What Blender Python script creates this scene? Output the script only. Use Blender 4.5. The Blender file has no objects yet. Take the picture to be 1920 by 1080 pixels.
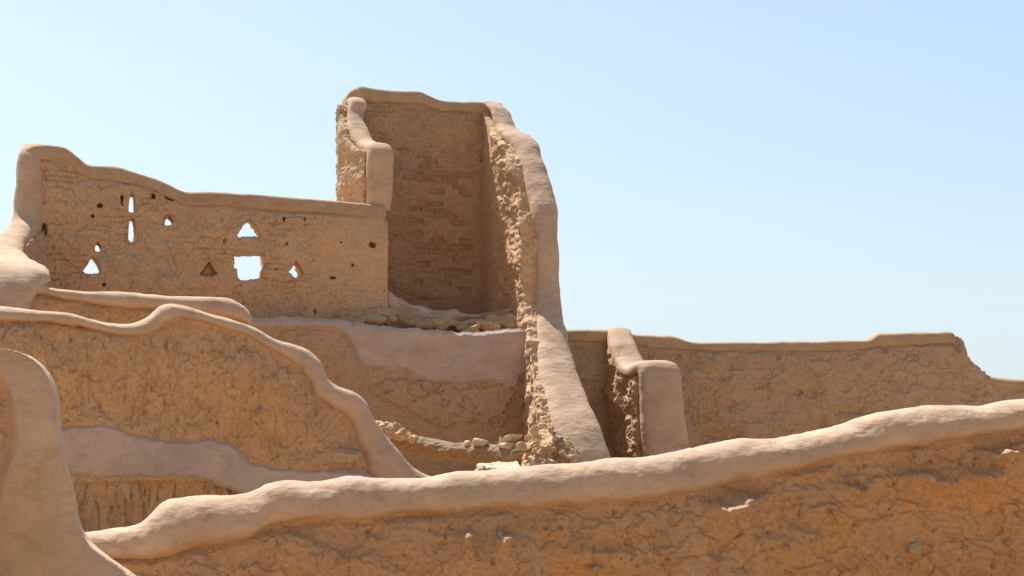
import bpy, math, random
import numpy as np
from mathutils import Vector

random.seed(7)
SC = bpy.context.scene
COL = SC.collection

# ------------------------------------------------------------------ camera
EYE = np.array([0.0, 0.0, 1.7])
PITCH = math.radians(6.5)
F = 50.0 / 36.0 * 1920.0
cam_d = bpy.data.cameras.new('camera')
cam_d.lens = 50.0
cam_d.sensor_width = 36.0
cam_d.clip_start = 0.1
cam_d.clip_end = 5000.0
cam = bpy.data.objects.new('camera', cam_d)
COL.objects.link(cam)
cam.location = EYE.tolist()
cam.rotation_euler = (math.radians(90) + PITCH, 0, 0)
SC.camera = cam
SC.render.resolution_x = 1024
SC.render.resolution_y = 576

def ray(px, py):
    x = (px - 960.0) / F
    v = (540.0 - py) / F
    d = np.array([x, math.cos(PITCH) - v * math.sin(PITCH), math.sin(PITCH) + v * math.cos(PITCH)])
    return d

def at(px, py, Y):
    """survey point: where the line of sight through the photo point meets depth Y (metres)"""
    d = ray(px, py)
    return EYE + d * (Y / d[1])

# ------------------------------------------------------------------ noise
_rng = np.random.default_rng(11)
_perm = _rng.permutation(4096).astype(np.int64)
_perm = np.concatenate([_perm, _perm])
_grad = _rng.normal(size=(4096, 3))
_grad /= np.linalg.norm(_grad, axis=1)[:, None]

def _h(ix, iy, iz):
    a = _perm[ix & 4095]
    b = _perm[(a + iy) & 4095]
    return _perm[(b + iz) & 4095]

def perlin(p):
    i = np.floor(p).astype(np.int64)
    f = p - i
    u = f * f * f * (f * (f * 6 - 15) + 10)
    r = 0
    for dx in (0, 1):
        wx = u[:, 0] if dx else 1 - u[:, 0]
        for dy in (0, 1):
            wy = u[:, 1] if dy else 1 - u[:, 1]
            for dz in (0, 1):
                wz = u[:, 2] if dz else 1 - u[:, 2]
                g = _grad[_h(i[:, 0] + dx, i[:, 1] + dy, i[:, 2] + dz)]
                d = (g[:, 0] * (f[:, 0] - dx) + g[:, 1] * (f[:, 1] - dy) + g[:, 2] * (f[:, 2] - dz))
                r = r + wx * wy * wz * d
    return r * 1.5

def fbm(p, octv=4, gain=0.5, lac=2.03):
    a, s, out = 1.0, 1.0, 0
    for k in range(octv):
        out = out + a * perlin(p * s + 17.3 * k)
        a *= gain
        s *= lac
    return out

_jit = _rng.random((4096, 4))
def worley(p):
    """F1, F2 and a random value of the nearest cell"""
    i = np.floor(p).astype(np.int64)
    n = len(p)
    f1 = np.full(n, 9.0); f2 = np.full(n, 9.0); val = np.zeros(n)
    for dx in (-1, 0, 1):
        for dy in (-1, 0, 1):
            for dz in (-1, 0, 1):
                c = i + np.array([dx, dy, dz])
                h = _h(c[:, 0], c[:, 1], c[:, 2])
                j = _jit[h]
                d = np.sqrt((((c + j[:, :3]) - p) ** 2).sum(1))
                near = d < f1
                f2 = np.where(near, f1, np.minimum(f2, d))
                val = np.where(near, j[:, 3], val)
                f1 = np.where(near, d, f1)
    return f1, f2, val

def sstep(a, b, x):
    t = np.clip((x - a) / (b - a), 0, 1)
    return t * t * (3 - 2 * t)

# ------------------------------------------------------------------ objects
def tag(o, label=None, cat=None, group=None, kind=None):
    if label: o['label'] = label
    if cat: o['category'] = cat
    if group: o['group'] = group
    if kind: o['kind'] = kind
    elif label: o['kind'] = 'thing'
    return o

def thing(name, label, cat, loc, group=None):
    o = bpy.data.objects.new(name, None)
    o.empty_display_size = 0.3
    COL.objects.link(o)
    o.location = (float(loc[0]), float(loc[1]), float(loc[2]))
    return tag(o, label, cat, group)

def link(name, me, mat, parent=None, label=None):
    o = bpy.data.objects.new(name, me)
    COL.objects.link(o)
    if mat: 
        me.materials.clear(); me.materials.append(mat)
    if parent is not None:
        o.parent = parent
        o.matrix_parent_inverse.identity()
        me.transform(__import__('mathutils').Matrix.Translation(-Vector(parent.location)))
    if label: o['label'] = label
    return o

def mesh_np(name, verts, faces, smooth=True):
    me = bpy.data.meshes.new(name)
    me.from_pydata(np.asarray(verts).tolist() if isinstance(verts, np.ndarray) else verts, [], faces)
    me.update()
    if smooth:
        me.polygons.foreach_set('use_smooth', [True] * len(me.polygons))
    return me

def grid_mesh(name, V, wrap=False, ends=False):
    """V: (n, m, 3) grid of points -> quad mesh (wrap closes the second axis)"""
    n, m, _ = V.shape
    me = bpy.data.meshes.new(name)
    mm = m if wrap else m - 1
    ii, jj = np.meshgrid(np.arange(n - 1), np.arange(mm), indexing='ij')
    a = ii * m + jj
    b = ii * m + (jj + 1) % m
    c = (ii + 1) * m + (jj + 1) % m
    d = (ii + 1) * m + jj
    q = np.stack([a, b, c, d], -1).reshape(-1, 4)
    me.vertices.add(n * m)
    me.vertices.foreach_set('co', V.reshape(-1).astype(np.float32))
    loops = q.reshape(-1)
    extra = []
    if ends:
        extra = [list(range(m))[::-1], [(n - 1) * m + k for k in range(m)]]
    tot = len(q) + len(extra)
    allloops = np.concatenate([loops] + [np.array(e) for e in extra]) if extra else loops
    me.loops.add(len(allloops))
    me.loops.foreach_set('vertex_index', allloops.astype(np.int32))
    starts = np.concatenate([np.arange(len(q)) * 4] + ([np.array([len(loops), len(loops) + m])] if extra else []))
    me.polygons.add(tot)
    me.polygons.foreach_set('loop_start', starts.astype(np.int32))
    me.update(calc_edges=True)
    me.validate()
    me.polygons.foreach_set('use_smooth', [True] * tot)
    me.update()
    return me

def get_cn(me):
    n = len(me.vertices)
    co = np.empty(n * 3, np.float32); me.vertices.foreach_get('co', co)
    no = np.empty(n * 3, np.float32); me.vertices.foreach_get('normal', no)
    return co.reshape(-1, 3).astype(np.float64), no.reshape(-1, 3).astype(np.float64)

def set_c(me, co):
    me.vertices.foreach_set('co', co.reshape(-1).astype(np.float32))
    me.update()

def attr(me, name, vals):
    a = me.attributes.new(name, 'FLOAT', 'POINT')
    a.data.foreach_set('value', np.asarray(vals, np.float32))

def fix_normals(me):
    import bmesh
    bm = bmesh.new(); bm.from_mesh(me)
    bmesh.ops.recalc_face_normals(bm, faces=bm.faces)
    bm.to_mesh(me); bm.free(); me.update()

def solidify_voxels(me, vox, cutter=None, smooth_it=0):
    """boolean the holes out, then remesh into an even skin"""
    o = bpy.data.objects.new('working', me); COL.objects.link(o)
    oc = None
    if cutter is not None:
        oc = bpy.data.objects.new('working_cut', cutter); COL.objects.link(oc)
        b = o.modifiers.new('b', 'BOOLEAN'); b.operation = 'DIFFERENCE'; b.object = oc; b.solver = 'EXACT'
        b.use_self = True
    r = o.modifiers.new('r', 'REMESH'); r.mode = 'VOXEL'; r.voxel_size = vox; r.use_smooth_shade = True
    if smooth_it:
        s = o.modifiers.new('s', 'SMOOTH'); s.factor = 0.5; s.iterations = smooth_it
    bpy.context.view_layer.update()
    dg = bpy.context.evaluated_depsgraph_get()
    out = bpy.data.meshes.new_from_object(o.evaluated_get(dg))
    bpy.data.objects.remove(o)
    if oc: bpy.data.objects.remove(oc)
    return out

# ------------------------------------------------------------------ curves
def catmull(P, step):
    """smooth dense curve through rows of P (any dimension); spacing from the first 3 columns"""
    P = np.asarray(P, float)
    n = len(P)
    E = np.vstack([2 * P[0] - P[1], P, 2 * P[-1] - P[-2]])
    out = []
    for i in range(n - 1):
        p0, p1, p2, p3 = E[i], E[i + 1], E[i + 2], E[i + 3]
        k = max(2, int(round(np.linalg.norm((p2 - p1)[:3]) / step)))
        # centripetal style tangents limited in length
        d0 = max(np.linalg.norm((p1 - p0)[:3]), 1e-6) ** .5
        d1 = max(np.linalg.norm((p2 - p1)[:3]), 1e-6) ** .5
        d2 = max(np.linalg.norm((p3 - p2)[:3]), 1e-6) ** .5
        m1 = (p1 - p0) / d0 - (p2 - p0) / (d0 + d1) + (p2 - p1) / d1
        m2 = (p2 - p1) / d1 - (p3 - p1) / (d1 + d2) + (p3 - p2) / d2
        m1 = m1 * d1; m2 = m2 * d1
        t = np.linspace(0, 1, k, endpoint=False)[:, None]
        out.append((2 * t**3 - 3 * t**2 + 1) * p1 + (t**3 - 2 * t**2 + t) * m1 + (-2 * t**3 + 3 * t**2) * p2 + (t**3 - t**2) * m2)
    out.append(P[-1:])
    return np.vstack(out)

class Frame:
    """a vertical wall plane: runs from photo column pxa at depth Ya to pxb at depth Yb"""
    def __init__(s, pxa, Ya, pxb, Yb):
        a = at(pxa, 844, Ya); b = at(pxb, 844, Yb)
        s.A = np.array([a[0], a[1], 0.0])
        d = np.array([b[0] - a[0], b[1] - a[1], 0.0])
        s.L = np.linalg.norm(d)
        s.u = d / s.L
        s.n = np.array([s.u[1], -s.u[0], 0.0])      # faces the viewer
        s.z = np.array([0, 0, 1.0])
    def hit(s, px, py):
        d = ray(px, py)
        t = np.dot(s.A - EYE, s.n) / np.dot(d, s.n)
        return EYE + d * t
    def sz(s, px, py):
        p = s.hit(px, py) - s.A
        return np.array([np.dot(p, s.u), p[2]])
    def world(s, sz, n=0.0):
        sz = np.asarray(sz)
        return s.A + sz[..., 0:1] * s.u + np.asarray(n)[..., None] * s.n * np.ones_like(sz[..., 0:1]) + sz[..., 1:2] * s.z
    def local(s, p):
        q = p - s.A
        return np.stack([q @ s.u, q @ s.n, q[:, 2]], 1)

def wallcoords(p, u):
    u = np.asarray(u); n = np.array([u[1], -u[0], 0])
    return np.stack([p @ u, p @ n, p[:, 2]], 1)

# ------------------------------------------------------------------ surface relief
def macro(q):
    return 0.05 * fbm(q * 0.7 + 5, 2) + 0.022 * perlin(q * 2.3 + 3)

def ridge(q):
    return 0.35 - np.abs(fbm(q, 3)) * 1.4

def relief_rough(q, blocks=1.0, streak=0.0, gravel=0.0, flake=1.0, courses=0.0, wild=1.0):
    """height (m) of weathered mud: q = wall coordinates (along, out, up)"""
    d = macro(q)
    w = q + 0.05 * np.stack([perlin(q * 3 + 9), perlin(q * 3 + 29), perlin(q * 3 + 49)], 1)
    d = d + wild * 0.024 * fbm(w * np.array([2.6, 2.6, 5.2]), 3)
    d = d + wild * 0.010 * ridge(w * np.array([1.6, 1.6, 7.5]) + 61)
    d = d + 0.009 * fbm(w * np.array([15.0, 15.0, 12.0]), 3, .66)
    pf, _, pv = worley(w * 9.0 + 4)
    d = d - 0.035 * (1 - sstep(.10, .26, pf)) * (pv > .72)
    if blocks:
        bw = w * np.array([2.7, 1.2, 4.2])
        f1, f2, val = worley(bw)
        m = sstep(-0.25, 0.3, perlin(q * 1.3 + 71))
        d = d + blocks * m * (0.022 * (val - 0.5) - 0.010 * (1 - sstep(0.0, 0.07, f2 - f1)) * sstep(-.1, .2, perlin(q * 5 + 3)))
    if flake:
        t = fbm(w * np.array([1.5, 1.5, 2.0]) + 33, 5, .55)
        d = d + flake * 0.027 * (sstep(0.02, 0.07, t) + 0.7 * sstep(0.32, 0.36, t) - 0.9 * sstep(-0.28, -0.33, t))
    if streak:
        st = fbm(w * np.array([9.0, 4.0, 1.5]) + 13, 3)
        gate = sstep(-0.1, 0.4, perlin(q * 1.1 + 55))
        d = d + streak * gate * (-0.022 * sstep(0.22, 0.5, st) + 0.010 * st)
    if courses:
        h = 0.105
        row = w[:, 2] / h
        rr = np.floor(row); fr = row - rr
        colm = w[:, 0] / 0.36 + 0.5 * (rr % 2)
        fc = colm - np.floor(colm)
        m = sstep(-0.2, 0.25, perlin(q * 1.1 + 81))
        g = (1 - sstep(0.0, 0.16, np.minimum(fr, 1 - fr))) * sstep(-.3, .2, perlin(q * np.array([4., 4., 9.])))
        g2 = (1 - sstep(0.0, 0.05, np.minimum(fc, 1 - fc))) * 0.5
        hsh = _jit[_h(rr.astype(np.int64), np.floor(colm).astype(np.int64), np.zeros(len(rr), np.int64))][:, 0]
        d = d + courses * m * (-0.020 * np.maximum(g, g2) + 0.020 * (hsh - .6) * (hsh > .4))
    if gravel:
        f1, f2, val = worley(w * 14.0)
        d = d + gravel * (0.018 * (0.6 - f1) * val + 0.03 * fbm(w * 6, 3, .65))
        f1, f2, val = worley(w * 6.0)
        d = d + gravel * 0.03 * (0.6 - f1) * (val > .55)
    return d

def relief_smooth(q, amp=1.0):
    d = 0.026 * fbm(q * 1.5 + 91, 2) + 0.0042 * fbm(q * np.array([5.0, 5.0, 7]) + 7, 3, .5) + 0.0012 * fbm(q * 22 + 3, 2)
    t = fbm(q * np.array([3.0, 3.0, 6.0]) + 45, 3)
    return amp * (d + 0.0025 * sstep(0.05, 0.3, t))

# ------------------------------------------------------------------ builders
def section_box(tops, B, T, zbot, batter=0.0):
    """low resolution solid wall under the 3D line tops; B: across vector; T: thickness per point"""
    V = []; n = len(tops)
    T = np.broadcast_to(np.asarray(T, float), (n,))
    B = np.broadcast_to(np.asarray(B, float), (n, 3))
    for i in range(n):
        t = tops[i]
        hb = T[i] / 2 + batter * (t[2] - zbot)
        V += [t + B[i] * T[i] / 2, t - B[i] * T[i] / 2,
              np.array([t[0], t[1], zbot]) - B[i] * hb, np.array([t[0], t[1], zbot]) + B[i] * hb]
    Fc = []
    for i in range(n - 1):
        a = 4 * i; b = 4 * (i + 1)
        for k in range(4):
            k2 = (k + 1) % 4
            Fc.append((a + k, a + k2, b + k2, b + k))
    Fc.append((0, 1, 2, 3)[::-1]); Fc.append(tuple(4 * (n - 1) + k for k in range(4)))
    me = mesh_np('solid', np.array(V), Fc, False)
    fix_normals(me)
    return me

def prism(pts_front, nvec, d0, d1, taper=1.0):
    """closed prism: polygon pushed from +d0 (towards the viewer) to -d1 (into the wall)"""
    P = np.asarray(pts_front)
    c = P.mean(0)
    V = [p + nvec * d0 for p in P] + [c + (p - c) * taper - nvec * d1 for p in P]
    m = len(P)
    Fc = [tuple(range(m)), tuple(range(m, 2 * m))[::-1]]
    for k in range(m):
        k2 = (k + 1) % m
        Fc.append((k, k + m, k2 + m, k2))
    return V, Fc

def join_raw(parts):
    V, Fc = [], []
    for v, f in parts:
        o = len(V)
        V += list(v); Fc += [tuple(i + o for i in q) for q in f]
    me = mesh_np('cut', np.array(V), Fc, False)
    fix_normals(me)
    return me

def cap_mesh(O, I, B, T, bulge, step=0.015, ring=72, p=2.5, amp=1.0, centre=0.36, round_ends=(0.0, 0.0), wob=.16):
    """plaster coping: O outer line, I inner (lower) line, B across vector rows, T wall thickness, bulge overhang"""
    n = len(O)
    T = np.broadcast_to(np.asarray(T, float), (n,)); bulge = np.broadcast_to(np.asarray(bulge, float), (n,))
    B = np.broadcast_to(np.asarray(B, float), (n, 3))
    rows = catmull(np.hstack([O, I, B, T[:, None], bulge[:, None]]), step)
    O, I, B, T, bulge = rows[:, 0:3], rows[:, 3:6], rows[:, 6:9], rows[:, 9], rows[:, 10]
    k = 2 * np.pi * np.arange(ring) / ring
    ck, sk = np.cos(k), np.sin(k)
    a = np.sign(sk) * np.abs(sk) ** (2 / p)
    b = np.sign(ck) * np.abs(ck) ** (2 / p)
    a = np.where(a > 0, centre + (1 - centre) * a, centre + centre * a)
    m = len(O)
    arc = np.concatenate([[0], np.cumsum(np.linalg.norm(np.diff(O, axis=0), axis=1))])
    sc = np.ones(m)
    for e, dist in ((0, arc), (1, arc[-1] - arc)):
        r = round_ends[e]
        if r > 0:
            t = np.clip(dist / r, 0, 1)
            sc = np.minimum(sc, np.sqrt(np.clip(1 - (1 - t) ** 2, 0.0004, 1)))
    I = I + (O - I) * (wob * np.clip(fbm(I * 2.6 + 8, 3), -.8, .8))[:, None]
    H = (O - I)
    Cn = I + H * centre
    hh = a - centre
    V = Cn[:, None, :] + H[:, None, :] * (hh[None, :, None] * sc[:, None, None]) \
        + B[:, None, :] * ((T / 2 + bulge)[:, None, None] * b[None, :, None] * sc[:, None, None])
    # fatter lower lip towards the wall
    me = grid_mesh('cap', V, wrap=True, ends=True)
    fix_normals(me)
    co, no = get_cn(me)
    if amp:
        co = co + no * relief_smooth(co, amp)[:, None]
        set_c(me, co)
    st = sstep(0.30, 0.04, a)  # orange lower lip: clay colour plus ground bounce light painted in
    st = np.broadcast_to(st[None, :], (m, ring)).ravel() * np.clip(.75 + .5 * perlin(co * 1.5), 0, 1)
    attr(me, 'stain_bounce', st * (.25 if float(np.mean(bulge)) <= .005 else .85))
    return me

def displaced(me, fn):
    co, no = get_cn(me)
    d = fn(co, no)
    set_c(me, co + no * d[:, None])
    me.polygons.foreach_set('use_smooth', [True] * len(me.polygons))
    return me

def seg_dist(P, poly):
    """signed distance (positive inside) of points P (n,2) to polygon"""
    n = len(poly); d = np.full(len(P), 1e9); inside = np.zeros(len(P), bool)
    for i in range(n):
        a, b = poly[i], poly[(i + 1) % n]
        ab = b - a
        t = np.clip(((P - a) @ ab) / (ab @ ab + 1e-12), 0, 1)
        d = np.minimum(d, np.linalg.norm(P - (a + t[:, None] * ab), axis=1))
        c = ((a[1] > P[:, 1]) != (b[1] > P[:, 1])) & (P[:, 0] < (b[0] - a[0]) * (P[:, 1] - a[1]) / (b[1] - a[1] + 1e-12) + a[0])
        inside ^= c
    return np.where(inside, d, -d)

def patch_mesh(fr, pxpoly, base, rise=0.03, edge=0.06, step=0.014, amp=0.8, sink=0.03, shared=None, wob=0.03):
    """skim of plaster lying on a wall face, thinning out to nothing at its outline"""
    poly = np.array([fr.sz(x, y) for x, y in pxpoly])
    poly = catmull(np.vstack([poly, poly[:1]])[:, [0, 1, 1]] * np.array([1, 1, 0]), 0.08)[:-1, :2]
    lo = poly.min(0) - 0.1; hi = poly.max(0) + 0.1
    ns = int((hi[0] - lo[0]) / step); nz = int((hi[1] - lo[1]) / step)
    S, Z = np.meshgrid(np.linspace(lo[0], hi[0], ns), np.linspace(lo[1], hi[1], nz), indexing='ij')
    P = np.stack([S.ravel(), Z.ravel()], 1)
    sd = seg_dist(P, poly)
    q3 = np.stack([P[:, 0], np.zeros(len(P)), P[:, 1]], 1)
    sd = sd + wob * fbm(q3 * 5, 3)
    dn = base - sink + (rise + sink) * sstep(-edge, edge, sd)
    W = fr.world(P, 0.0)
    qw = wallcoords(W, fr.u)
    dn = dn + macro(qw) + amp * relief_smooth(W)
    if shared is not None: dn = dn + shared(fr, P)
    W = W + dn[:, None] * fr.n
    keep = sd > -edge
    idx = np.arange(ns * nz).reshape(ns, nz)
    q = np.stack([idx[:-1, :-1], idx[1:, :-1], idx[1:, 1:], idx[:-1, 1:]], -1).reshape(-1, 4)
    q = q[keep[q].all(1)]
    used = np.unique(q); remap = -np.ones(ns * nz, int); remap[used] = np.arange(len(used))
    me = mesh_np('patch', W[used], [tuple(r) for r in remap[q].tolist()])
    return me

def rock(c, r, seed, rough=0.25, flat=False, cuts=7, sub=4):
    """angular stone: icosphere shaved by random planes"""
    import bmesh
    bm = bmesh.new()
    bmesh.ops.create_icosphere(bm, subdivisions=sub, radius=1.0)
    rn = random.Random(seed)
    P = np.array([v.co[:] for v in bm.verts])
    for _ in range(cuts):
        d = np.array([rn.gauss(0, 1) for _ in range(3)]); d /= np.linalg.norm(d)
        lim = rn.uniform(0.45, 0.8)
        over = np.maximum(P @ d - lim, 0)
        P = P - over[:, None] * d
    P = P * (1 + rough * 0.5 * fbm(P * 1.6 + seed, 4)[:, None])
    P = P * np.asarray(r) + np.asarray(c)
    for v, p in zip(bm.verts, P): v.co = p.tolist()
    me = bpy.data.meshes.new('rock'); bm.to_mesh(me); bm.free()
    me.polygons.foreach_set('use_smooth', [not flat] * len(me.polygons))
    return me

# ------------------------------------------------------------------ materials
def nodes(name):
    m = bpy.data.materials.new(name); m.use_nodes = True
    nt = m.node_tree
    b = nt.nodes['Principled BSDF']
    b.inputs['Roughness'].default_value = 0.95
    b.inputs['Specular IOR Level'].default_value = 0.12
    return m, nt, b

def N(nt, t, **kw):
    n = nt.nodes.new(t)
    for k, v in kw.items():
        if k.startswith('i_'): n.inputs[k[2:].replace('_', ' ')].default_value = v
        else: setattr(n, k, v)
    return n

def noise(nt, vec, scale, detail=5, rough=0.6, dist=0.0):
    n = N(nt, 'ShaderNodeTexNoise')
    n.inputs['Scale'].default_value = scale; n.inputs['Detail'].default_value = detail
    n.inputs['Roughness'].default_value = rough; n.inputs['Distortion'].default_value = dist
    nt.links.new(vec, n.inputs['Vector'])
    return n.outputs['Fac']

def ramp(nt, fac, stops):
    r = N(nt, 'ShaderNodeValToRGB')
    while len(r.color_ramp.elements) < len(stops): r.color_ramp.elements.new(0.5)
    for e, (p, c) in zip(r.color_ramp.elements, stops):
        e.position = p; e.color = (c[0], c[1], c[2], 1) if not isinstance(c, (int, float)) else (c, c, c, 1)
    nt.links.new(fac, r.inputs['Fac'])
    return r.outputs['Color']

def mix(nt, fac, a, b, mode='MIX'):
    m = N(nt, 'ShaderNodeMix', data_type='RGBA', blend_type=mode)
    if isinstance(fac, (int, float)): m.inputs['Factor'].default_value = fac
    else: nt.links.new(fac, m.inputs['Factor'])
    for s, v in (('A', a), ('B', b)):
        i = [x for x in m.inputs if x.name == s and x.type == 'RGBA'][0]
        if isinstance(v, tuple): i.default_value = (*v, 1)
        else: nt.links.new(v, i)
    return [o for o in m.outputs if o.type == 'RGBA'][0]

def math_(nt, op, a, b=None):
    m = N(nt, 'ShaderNodeMath', operation=op)
    for k, v in enumerate((a, b)):
        if v is None: continue
        if isinstance(v, (int, float)): m.inputs[k].default_value = v
        else: nt.links.new(v, m.inputs[k])
    return m.outputs[0]

def coords(nt):
    g = N(nt, 'ShaderNodeNewGeometry')
    return g.outputs['Position']

def scaled(nt, vec, s):
    m = N(nt, 'ShaderNodeMapping'); m.inputs['Scale'].default_value = s
    nt.links.new(vec, m.inputs['Vector'])
    return m.outputs['Vector']

def bump(nt, h, strength, dist, normal=None):
    b = N(nt, 'ShaderNodeBump'); b.inputs['Strength'].default_value = strength; b.inputs['Distance'].default_value = dist
    nt.links.new(h, b.inputs['Height'])
    if normal is not None: nt.links.new(normal, b.inputs['Normal'])
    return b.outputs['Normal']

def mat_rough(name, warm, pale, dark, crack=1.0, fine=1.0, straw=True):
    m, nt, b = nodes(name)
    P = coords(nt)
    n1 = noise(nt, P, 0.9, 5, .62, .4)
    n2 = noise(nt, scaled(nt, P, (3, 3, 6)), 1.6, 6, .7)
    n3 = noise(nt, P, 26, 5, .7)
    c = ramp(nt, n1, [(0.36, warm), (0.5, tuple(.5 * (w + p) for w, p in zip(warm, pale))), (0.64, pale)])
    c2 = ramp(nt, n2, [(0.32, dark), (0.5, warm), (0.68, pale)])
    c = mix(nt, 0.5, c, c2)
    at_ = N(nt, 'ShaderNodeAttribute', attribute_name='pale')
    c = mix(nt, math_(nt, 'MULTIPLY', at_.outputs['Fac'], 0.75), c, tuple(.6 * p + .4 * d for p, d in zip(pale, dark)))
    # mineral speckle and straw
    sp = ramp(nt, n3, [(0.3, 0.74), (0.5, 1.0), (0.72, 1.16)])
    c = mix(nt, 1.0, c, sp, 'MULTIPLY')
    # warped cells -> shrinkage cracks
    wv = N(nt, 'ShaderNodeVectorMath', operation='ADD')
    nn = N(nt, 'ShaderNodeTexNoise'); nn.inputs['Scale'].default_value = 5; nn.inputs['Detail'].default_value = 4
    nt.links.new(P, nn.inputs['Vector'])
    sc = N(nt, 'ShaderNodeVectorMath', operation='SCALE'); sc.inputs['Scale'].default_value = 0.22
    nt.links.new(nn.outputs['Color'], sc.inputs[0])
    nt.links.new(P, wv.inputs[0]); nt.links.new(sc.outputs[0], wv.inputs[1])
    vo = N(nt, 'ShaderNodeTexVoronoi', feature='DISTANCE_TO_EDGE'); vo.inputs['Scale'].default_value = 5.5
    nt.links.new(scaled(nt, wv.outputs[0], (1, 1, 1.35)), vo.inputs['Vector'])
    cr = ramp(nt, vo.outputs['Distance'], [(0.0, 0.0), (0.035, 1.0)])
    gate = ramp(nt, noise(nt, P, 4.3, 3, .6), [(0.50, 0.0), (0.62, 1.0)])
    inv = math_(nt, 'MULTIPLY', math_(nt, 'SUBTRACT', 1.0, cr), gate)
    c = mix(nt, math_(nt, 'MULTIPLY', inv, 0.22 * crack), c, tuple(d * .5 for d in dark))  # crack dirt and the shade inside the gaps, both darkened into the colour
    # scattered pits
    v2 = N(nt, 'ShaderNodeTexVoronoi'); v2.inputs['Scale'].default_value = 11
    nt.links.new(wv.outputs[0], v2.inputs['Vector'])
    pit = ramp(nt, v2.outputs['Distance'], [(0.05, 1.0), (0.16, 0.0)])
    pg = ramp(nt, noise(nt, P, 4.1, 2), [(0.55, 0.0), (0.66, 1.0)])
    pit = math_(nt, 'MULTIPLY', pit, pg)
    c = mix(nt, math_(nt, 'MULTIPLY', pit, 0.45), c, tuple(d * .5 for d in dark))
    nt.links.new(c, b.inputs['Base Color'])
    h = math_(nt, 'ADD', math_(nt, 'MULTIPLY', n2, 0.5), math_(nt, 'MULTIPLY', n3, 0.32))
    h = math_(nt, 'ADD', h, math_(nt, 'MULTIPLY', noise(nt, P, 90, 3, .6), 0.12))
    h = math_(nt, 'SUBTRACT', h, math_(nt, 'MULTIPLY', inv, 0.22 * crack))
    h = math_(nt, 'SUBTRACT', h, math_(nt, 'MULTIPLY', pit, 0.5))
    nt.links.new(bump(nt, h, 0.9 * fine, 0.05), b.inputs['Normal'])
    return m

def mat_plaster(name, base, stain_bounce, fine=1.0, patch=.5):
    m, nt, b = nodes(name)
    P = coords(nt)
    n1 = noise(nt, P, 1.3, 5, .6, .6)
    n2 = noise(nt, scaled(nt, P, (4, 4, 9)), 1.8, 6, .65)
    n3 = noise(nt, P, 45, 5, .7)
    c = ramp(nt, n1, [(0.3, tuple(a * .86 for a in base)), (0.55, base), (0.75, tuple(min(1, a * 1.07) for a in base))])
    sfac = ramp(nt, n2, [(0.45, 0.0), (0.75, 1.0)])
    c = mix(nt, math_(nt, 'MULTIPLY', sfac, patch), c, stain_bounce)
    c = mix(nt, 1.0, c, ramp(nt, n3, [(0.3, 0.88), (0.5, 1.0), (0.75, 1.06)]), 'MULTIPLY')
    at_ = N(nt, 'ShaderNodeAttribute', attribute_name='stain_bounce')
    c = mix(nt, math_(nt, 'MULTIPLY', at_.outputs['Fac'], .85), c, (0.58, 0.335, 0.155))  # ochre for clay and dirt, and for painted bounce under the copings
    # blotches left by rain and hand smoothing, a few hairline cracks
    bl = noise(nt, scaled(nt, P, (2.2, 2.2, 3.5)), 1.7, 7, .72, .8)
    c = mix(nt, 1.0, c, ramp(nt, bl, [(0.34, 0.80), (0.47, 0.97), (0.55, 1.0), (0.68, 1.10)]), 'MULTIPLY')
    nw = N(nt, 'ShaderNodeTexNoise'); nw.inputs['Scale'].default_value = 4; nw.inputs['Detail'].default_value = 5
    nt.links.new(P, nw.inputs['Vector'])
    vw = N(nt, 'ShaderNodeVectorMath', operation='SCALE'); vw.inputs['Scale'].default_value = 0.35
    nt.links.new(nw.outputs['Color'], vw.inputs[0])
    va = N(nt, 'ShaderNodeVectorMath', operation='ADD'); nt.links.new(P, va.inputs[0]); nt.links.new(vw.outputs[0], va.inputs[1])
    vv = N(nt, 'ShaderNodeTexVoronoi', feature='DISTANCE_TO_EDGE'); vv.inputs['Scale'].default_value = 2.6
    nt.links.new(va.outputs[0], vv.inputs['Vector'])
    hl = math_(nt, 'MULTIPLY', ramp(nt, vv.outputs['Distance'], [(0.0, 1.0), (0.012, 0.0)]), ramp(nt, noise(nt, P, 1.9, 2, .5), [(0.56, 0.0), (0.64, 1.0)]))
    c = mix(nt, math_(nt, 'MULTIPLY', hl, 0.35), c, tuple(a * .45 for a in base))
    # fine straw flecks
    st = noise(nt, scaled(nt, P, (30, 30, 130)), 1.0, 2, .5, 1.5)
    c = mix(nt, 1.0, c, ramp(nt, st, [(0.3, 0.93), (0.6, 1.0), (0.74, 1.12)]), 'MULTIPLY')
    nt.links.new(c, b.inputs['Base Color'])
    h = math_(nt, 'ADD', math_(nt, 'MULTIPLY', n2, 0.6), math_(nt, 'MULTIPLY', n3, 0.16))
    h = math_(nt, 'ADD', h, math_(nt, 'MULTIPLY', noise(nt, scaled(nt, P, (7, 7, 20)), 1.5, 5, .6), 0.55))
    h = math_(nt, 'SUBTRACT', h, math_(nt, 'MULTIPLY', hl, 0.35))
    nt.links.new(bump(nt, h, 0.42 * fine, 0.035), b.inputs['Normal'])
    return m

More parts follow.
